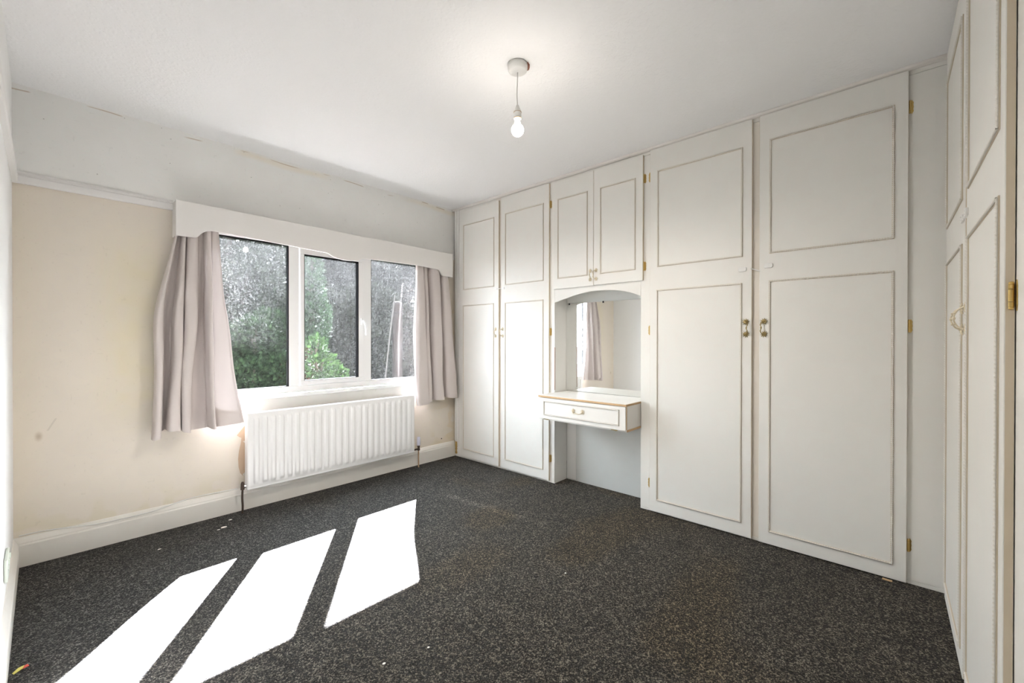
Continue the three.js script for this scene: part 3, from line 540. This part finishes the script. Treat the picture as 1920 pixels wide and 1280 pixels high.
// --- wardrobe on the wall behind the camera, seen at a sharp angle
{
  const turn = Math.PI + 0.018, t = thing('fitted_wardrobe', 'cream fitted wardrobe seen at a sharp angle along the right edge with one brass hinge', 'wardrobe', [2.69, 0, 0.1375], turn), s = (x) => 2.69 - x;
  const fr = (a, b, y0, y1) => part('frame_board', box(a, b, y0, y1, FACE - 0.02, FACE, 0.001), M.cream, t);
  fr(s(2.705), s(2.56), 0.0005, 2.391); fr(s(2.12), s(1.90), 0.0005, 2.391); fr(s(1.47), s(XL + 0.002), 0.0005, 2.391);
  fr(s(2.559), s(2.121), 2.30, 2.391); fr(s(1.899), s(1.471), 2.30, 2.391); fr(s(2.559), s(2.121), 0.0005, 0.07); fr(s(1.899), s(1.471), 0.0005, 0.07);
  const H = { y: 1.200, r: 0.021, span: 0.070, m: M.paleBrass };
  door(t, { x0: s(2.65), x1: s(2.045), y0: 0.010, y1: 2.371, panels: [[s(2.60), s(2.095), 1.607, 2.222], [s(2.60), s(2.095), 0.090, 1.450]], handle: { ...H, x: s(2.072), side: 1 }, lock: [s(2.072), 1.535] });
  door(t, { x0: s(2.00), x1: s(1.40), y0: 0.010, y1: 2.371, panels: [[s(1.945), s(1.45), 1.607, 2.222], [s(1.945), s(1.45), 0.090, 1.450]], handle: { ...H, x: s(1.974), side: -1 }, lock: [s(1.974), 1.535], hinges: [2.20, 1.225, 0.19], hingeSide: 1 });
  strap(t, s(2.05), s(1.995), 1.533, 1.53);
}
// ---------------------------------------------------------------- pendant light
{
  const P = [1.472, YC, -1.310], t = thing('pendant_light', 'bare glowing bulb on a short white cord under a ceiling rose', 'light', P);
  part('ceiling_rose', lathe([[0, -0.037], [0.014, -0.037], [0.036, -0.0345], [0.043, -0.030], [0.0455, -0.020], [0.046, -0.0005], [0, -0.0005]]), M.plastic, t);
  part('bare_patch', (() => { const g = extrude(poly([[0.046, -0.03], [0.057, -0.022], [0.064, -0.004], [0.058, 0.012], [0.048, 0.028], [0.030, 0.040], [0.02, 0.0]]), 0.003); g.rotateX(Math.PI / 2); g.rotateY(-0.3); return g.translate(0, 0, 0); })(), M.pinkPlaster, t, 'dark reddish gap in the paint beside the rose');
  part('cord', tube([[0, -0.038, 0], [-0.003, -0.09, 0.001], [-0.004, -0.14, 0], [0.0, -0.195, 0]], 0.0026, 30), M.plastic, t);
  const h = part('lamp_holder', lathe([[0, -0.185], [0.005, -0.186], [0.010, -0.200], [0.0165, -0.215], [0.0175, -0.218], [0.0175, -0.236], [0.0165, -0.237], [0.0165, -0.250], [0.013, -0.2505], [0, -0.2505]]), M.plastic, t);
  for (const pts of [[[0.0166, -0.2185], [0.0184, -0.2190], [0.0184, -0.2205], [0.0166, -0.221]], [[0.0160, -0.2445], [0.0180, -0.2455], [0.0180, -0.248], [0.0160, -0.2485]]]) part('ring', lathe(pts), M.rustLight, h, 'brown ring');
  part('bulb_collar', lathe([[0.0115, -0.2507], [0.0125, -0.258], [0.0135, -0.266], [0.0, -0.266]]), M.plastic, t);
  const glow = std(new THREE.Color(1, 0.95, 0.88), 0.3, { emissive: BULB_COLOR, emissiveIntensity: 13 });
  part('bulb', ball(0.0285, 0, -0.300, 0, 1, 1.03, 1), glow, t, 'lit warm white bulb');
  const lamp = new THREE.PointLight(BULB_COLOR, BULB_POWER, 0, 2); lamp.position.set(P[0], P[1] - 0.300, P[2]); lamp.castShadow = true; lamp.shadow.radius = 1.4; scene.add(lamp);
  const down = new THREE.SpotLight(BULB_COLOR, BULB_DOWN, 0, Math.PI / 2 - 0.01, 0.8, 2); down.position.copy(lamp.position); down.target.position.set(P[0], 0, P[2]); down.castShadow = true; down.shadow.radius = 1.4; scene.add(down, down.target);   // the opaque collar keeps most of the bulb's light off the ceiling
}

// ---------------------------------------------------------------- the garden beyond the window
const leafSprig = (() => {                                            // flat conifer spray: a stalk of short needles
  const pos = []; const tri = (a, b, c) => pos.push(...a, ...b, ...c);
  for (const k of [-2, -1, 0, 1, 2]) { const a = k * 0.42, l = 1 - Math.abs(k) * 0.17, sx = Math.sin(a), cy = Math.cos(a), w = 0.13; tri([-w * cy, w * sx * 0.5, 0], [w * cy, -w * sx * 0.5, 0.03], [sx * l, cy * l, 0.10 * Math.abs(k) - 0.1]); }
  const g = new THREE.BufferGeometry(); g.setAttribute('position', new THREE.Float32BufferAttribute(pos, 3)); g.computeVertexNormals(); return g;
})();
const broadLeaf = (() => {
  const pos = [0, 0, 0, 0.32, 0.45, 0.08, 0, 0.5, 0, 0, 0, 0, 0, 0.5, 0, -0.32, 0.45, 0.08, 0, 0.5, 0, 0.32, 0.45, 0.08, 0, 1, -0.06, 0, 0.5, 0, 0, 1, -0.06, -0.32, 0.45, 0.08];
  const g = new THREE.BufferGeometry(); g.setAttribute('position', new THREE.Float32BufferAttribute(pos, 3)); g.computeVertexNormals(); return g;
})();
const leafMat = phys({ color: 0xffffff, roughness: 0.9, specularIntensity: 0.08, transmission: 0.05, thickness: 0, side: THREE.DoubleSide });
const matte = (r, g, b) => phys({ color: new THREE.Color(r, g, b), roughness: 0.95, specularIntensity: 0.1 });
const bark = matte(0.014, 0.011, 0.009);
function foliage(parent, n, size, shape, colors, sample) {            // sample() -> [x, y, z, outward direction]
  const im = new THREE.InstancedMesh(shape, leafMat, n), m = new THREE.Matrix4(), q = new THREE.Quaternion(), c = new THREE.Color(), up = V(0, 1, 0);
  for (let i = 0; i < n; i++) {
    const [x, y, z, dx, dy, dz] = sample(), d = V(dx + rr(-0.7, 0.7), dy + rr(-0.5, 0.7), dz + rr(-0.7, 0.7)).normalize();
    q.setFromUnitVectors(up, d).multiply(new THREE.Quaternion().setFromAxisAngle(up, rr(0, 6.28)));
    m.compose(V(x, y, z), q, V(1, 1, 1).multiplyScalar(size * rr(0.6, 1.25))); im.setMatrixAt(i, m);
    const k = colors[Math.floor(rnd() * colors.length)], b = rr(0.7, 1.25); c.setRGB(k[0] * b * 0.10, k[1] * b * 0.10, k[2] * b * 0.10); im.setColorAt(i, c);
  }
  im.name = 'foliage'; im.userData.kind = 'stuff'; im.castShadow = im.receiveShadow = true; parent.add(im); return im;
}
function plant(name, label, category, at, blobs, n, size, shape, colors, trunk) {   // blobs: [x, y, z, rx, ry, rz] about the plant's foot
  const t = thing(name, label, category, at);
  const vol = blobs.map((b) => Math.pow(b[3] * b[4] * b[5], 0.7)), sum = vol.reduce((a, b) => a + b);
  const pick = () => { let r = rnd() * sum; for (let i = 0; i < blobs.length; i++) if ((r -= vol[i]) <= 0) return blobs[i]; return blobs[0]; };
  foliage(t, n, size, shape, colors, () => {
    const b = pick(), th = rr(0, 6.283), cz = rr(-1, 1), sz = Math.sqrt(1 - cz * cz), d = [sz * Math.cos(th), cz, sz * Math.sin(th)];
    const lump = 0.80 + 0.35 * vnoise(th * 2.2 + b[0] * 9 + 30, cz * 4 + b[1] * 7 + 30, 999, 301), k = lump * Math.pow(rnd(), 0.22);
    return [b[0] + d[0] * b[3] * k, b[1] + d[1] * b[4] * k, b[2] + d[2] * b[5] * k, d[0], d[1] + 0.35, d[2]];
  });
  const top = blobs.reduce((a, b) => Math.max(a, b[1]), 0), stems = [];
  for (const b of blobs) stems.push(tube([[0, 0, 0], [b[0] * 0.35, b[1] * 0.45, b[2] * 0.35], [b[0], b[1], b[2]], [b[0] * 1.02 + 0.02, b[1] + b[4] * 0.5, b[2]]], (trunk ?? 0.03) * (b[1] >= top * 0.8 ? 1 : 0.55), 14, 7));
  part('stem', stems, bark, t);
  return t;
}
const GY = -0.35;
{
  const g = new THREE.PlaneGeometry(30, 26, 60, 52); g.rotateX(-Math.PI / 2); g.translate(4, GY, -16.5);
  const p = g.attributes.position; for (let i = 0; i < p.count; i++) p.setY(i, GY + 0.06 * (vnoise(p.getX(i) * 1.5 + 50, p.getZ(i) * 1.5 + 80, 999, 401) - 0.5)); g.computeVertexNormals();
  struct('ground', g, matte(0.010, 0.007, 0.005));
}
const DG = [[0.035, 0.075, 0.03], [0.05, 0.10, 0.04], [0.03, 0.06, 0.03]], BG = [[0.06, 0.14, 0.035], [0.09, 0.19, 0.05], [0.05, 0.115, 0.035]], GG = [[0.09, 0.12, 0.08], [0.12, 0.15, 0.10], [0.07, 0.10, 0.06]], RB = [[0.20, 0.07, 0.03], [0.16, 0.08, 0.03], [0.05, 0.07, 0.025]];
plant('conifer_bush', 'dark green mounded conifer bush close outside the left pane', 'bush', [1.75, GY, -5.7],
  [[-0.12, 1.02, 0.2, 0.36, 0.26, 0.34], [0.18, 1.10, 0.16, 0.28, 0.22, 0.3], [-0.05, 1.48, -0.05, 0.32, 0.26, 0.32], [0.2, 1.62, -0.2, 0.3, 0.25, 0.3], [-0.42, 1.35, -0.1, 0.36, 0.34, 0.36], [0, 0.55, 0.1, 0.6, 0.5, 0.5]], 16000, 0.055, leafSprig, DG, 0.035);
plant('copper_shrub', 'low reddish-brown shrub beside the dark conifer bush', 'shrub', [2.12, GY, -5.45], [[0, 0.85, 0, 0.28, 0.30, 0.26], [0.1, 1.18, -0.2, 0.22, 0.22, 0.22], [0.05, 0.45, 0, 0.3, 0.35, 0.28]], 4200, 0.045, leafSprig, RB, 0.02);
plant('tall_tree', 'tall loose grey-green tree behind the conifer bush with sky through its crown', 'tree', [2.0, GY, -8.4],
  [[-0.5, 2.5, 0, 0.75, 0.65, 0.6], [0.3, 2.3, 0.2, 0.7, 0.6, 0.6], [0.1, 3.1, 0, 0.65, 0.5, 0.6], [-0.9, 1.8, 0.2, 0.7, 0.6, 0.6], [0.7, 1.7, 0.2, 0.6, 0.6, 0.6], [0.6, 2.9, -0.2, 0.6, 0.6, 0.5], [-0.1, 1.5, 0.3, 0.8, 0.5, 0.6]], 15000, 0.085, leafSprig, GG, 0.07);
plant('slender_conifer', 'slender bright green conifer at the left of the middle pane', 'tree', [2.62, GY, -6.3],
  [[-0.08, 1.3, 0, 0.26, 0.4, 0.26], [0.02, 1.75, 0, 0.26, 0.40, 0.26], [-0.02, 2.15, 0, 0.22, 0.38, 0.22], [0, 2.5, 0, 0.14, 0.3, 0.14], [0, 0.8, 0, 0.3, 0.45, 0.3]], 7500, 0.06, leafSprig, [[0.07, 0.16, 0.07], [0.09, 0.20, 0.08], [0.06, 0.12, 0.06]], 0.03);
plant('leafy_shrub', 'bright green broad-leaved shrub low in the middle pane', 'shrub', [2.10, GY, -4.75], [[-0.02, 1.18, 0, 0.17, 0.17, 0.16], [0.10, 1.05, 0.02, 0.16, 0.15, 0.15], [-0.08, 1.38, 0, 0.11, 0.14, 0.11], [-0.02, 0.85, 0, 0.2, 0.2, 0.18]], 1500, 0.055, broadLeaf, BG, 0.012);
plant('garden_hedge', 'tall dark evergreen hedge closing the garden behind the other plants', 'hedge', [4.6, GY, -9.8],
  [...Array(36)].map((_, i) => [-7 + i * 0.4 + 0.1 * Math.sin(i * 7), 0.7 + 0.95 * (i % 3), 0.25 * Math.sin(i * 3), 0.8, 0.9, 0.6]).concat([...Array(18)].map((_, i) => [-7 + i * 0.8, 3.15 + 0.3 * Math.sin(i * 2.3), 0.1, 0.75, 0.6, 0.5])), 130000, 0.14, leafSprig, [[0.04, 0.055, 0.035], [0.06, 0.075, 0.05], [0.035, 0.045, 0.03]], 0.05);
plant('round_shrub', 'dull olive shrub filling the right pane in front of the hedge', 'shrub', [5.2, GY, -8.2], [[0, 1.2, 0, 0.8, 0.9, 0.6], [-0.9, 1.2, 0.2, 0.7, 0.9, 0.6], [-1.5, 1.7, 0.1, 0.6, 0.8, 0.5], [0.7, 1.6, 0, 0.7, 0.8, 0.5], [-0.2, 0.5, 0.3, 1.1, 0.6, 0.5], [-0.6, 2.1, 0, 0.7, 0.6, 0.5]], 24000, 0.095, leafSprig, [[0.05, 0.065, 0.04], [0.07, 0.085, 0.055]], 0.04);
{
  const t = thing('garden_post', 'weathered pinkish-brown timber post standing in the garden', 'post', [3.62, GY, -5.65]);
  part('post_shaft', lathe([[0, 2.06], [0.035, 2.055], [0.062, 2.035], [0.072, 2.0], [0.076, 1.2], [0.085, 0], [0, 0]], 20), matte(0.007, 0.0053, 0.0047), t);
  part('post_band', lathe([[0.074, 1.90], [0.080, 1.895], [0.080, 1.875], [0.074, 1.87]], 20), matte(0.005, 0.004, 0.004), t, 'dark band round the post');
  const c = part('garden_cane', tube([[3.22, GY, -5.45], [3.33, 0.8, -5.47], [3.48, 1.78, -5.50]], 0.012, 20), matte(0.018, 0.017, 0.016), scene); tag(c, 'thin pale cane leaning against the garden post', 'cane');
}
renderer.render(scene, camera);
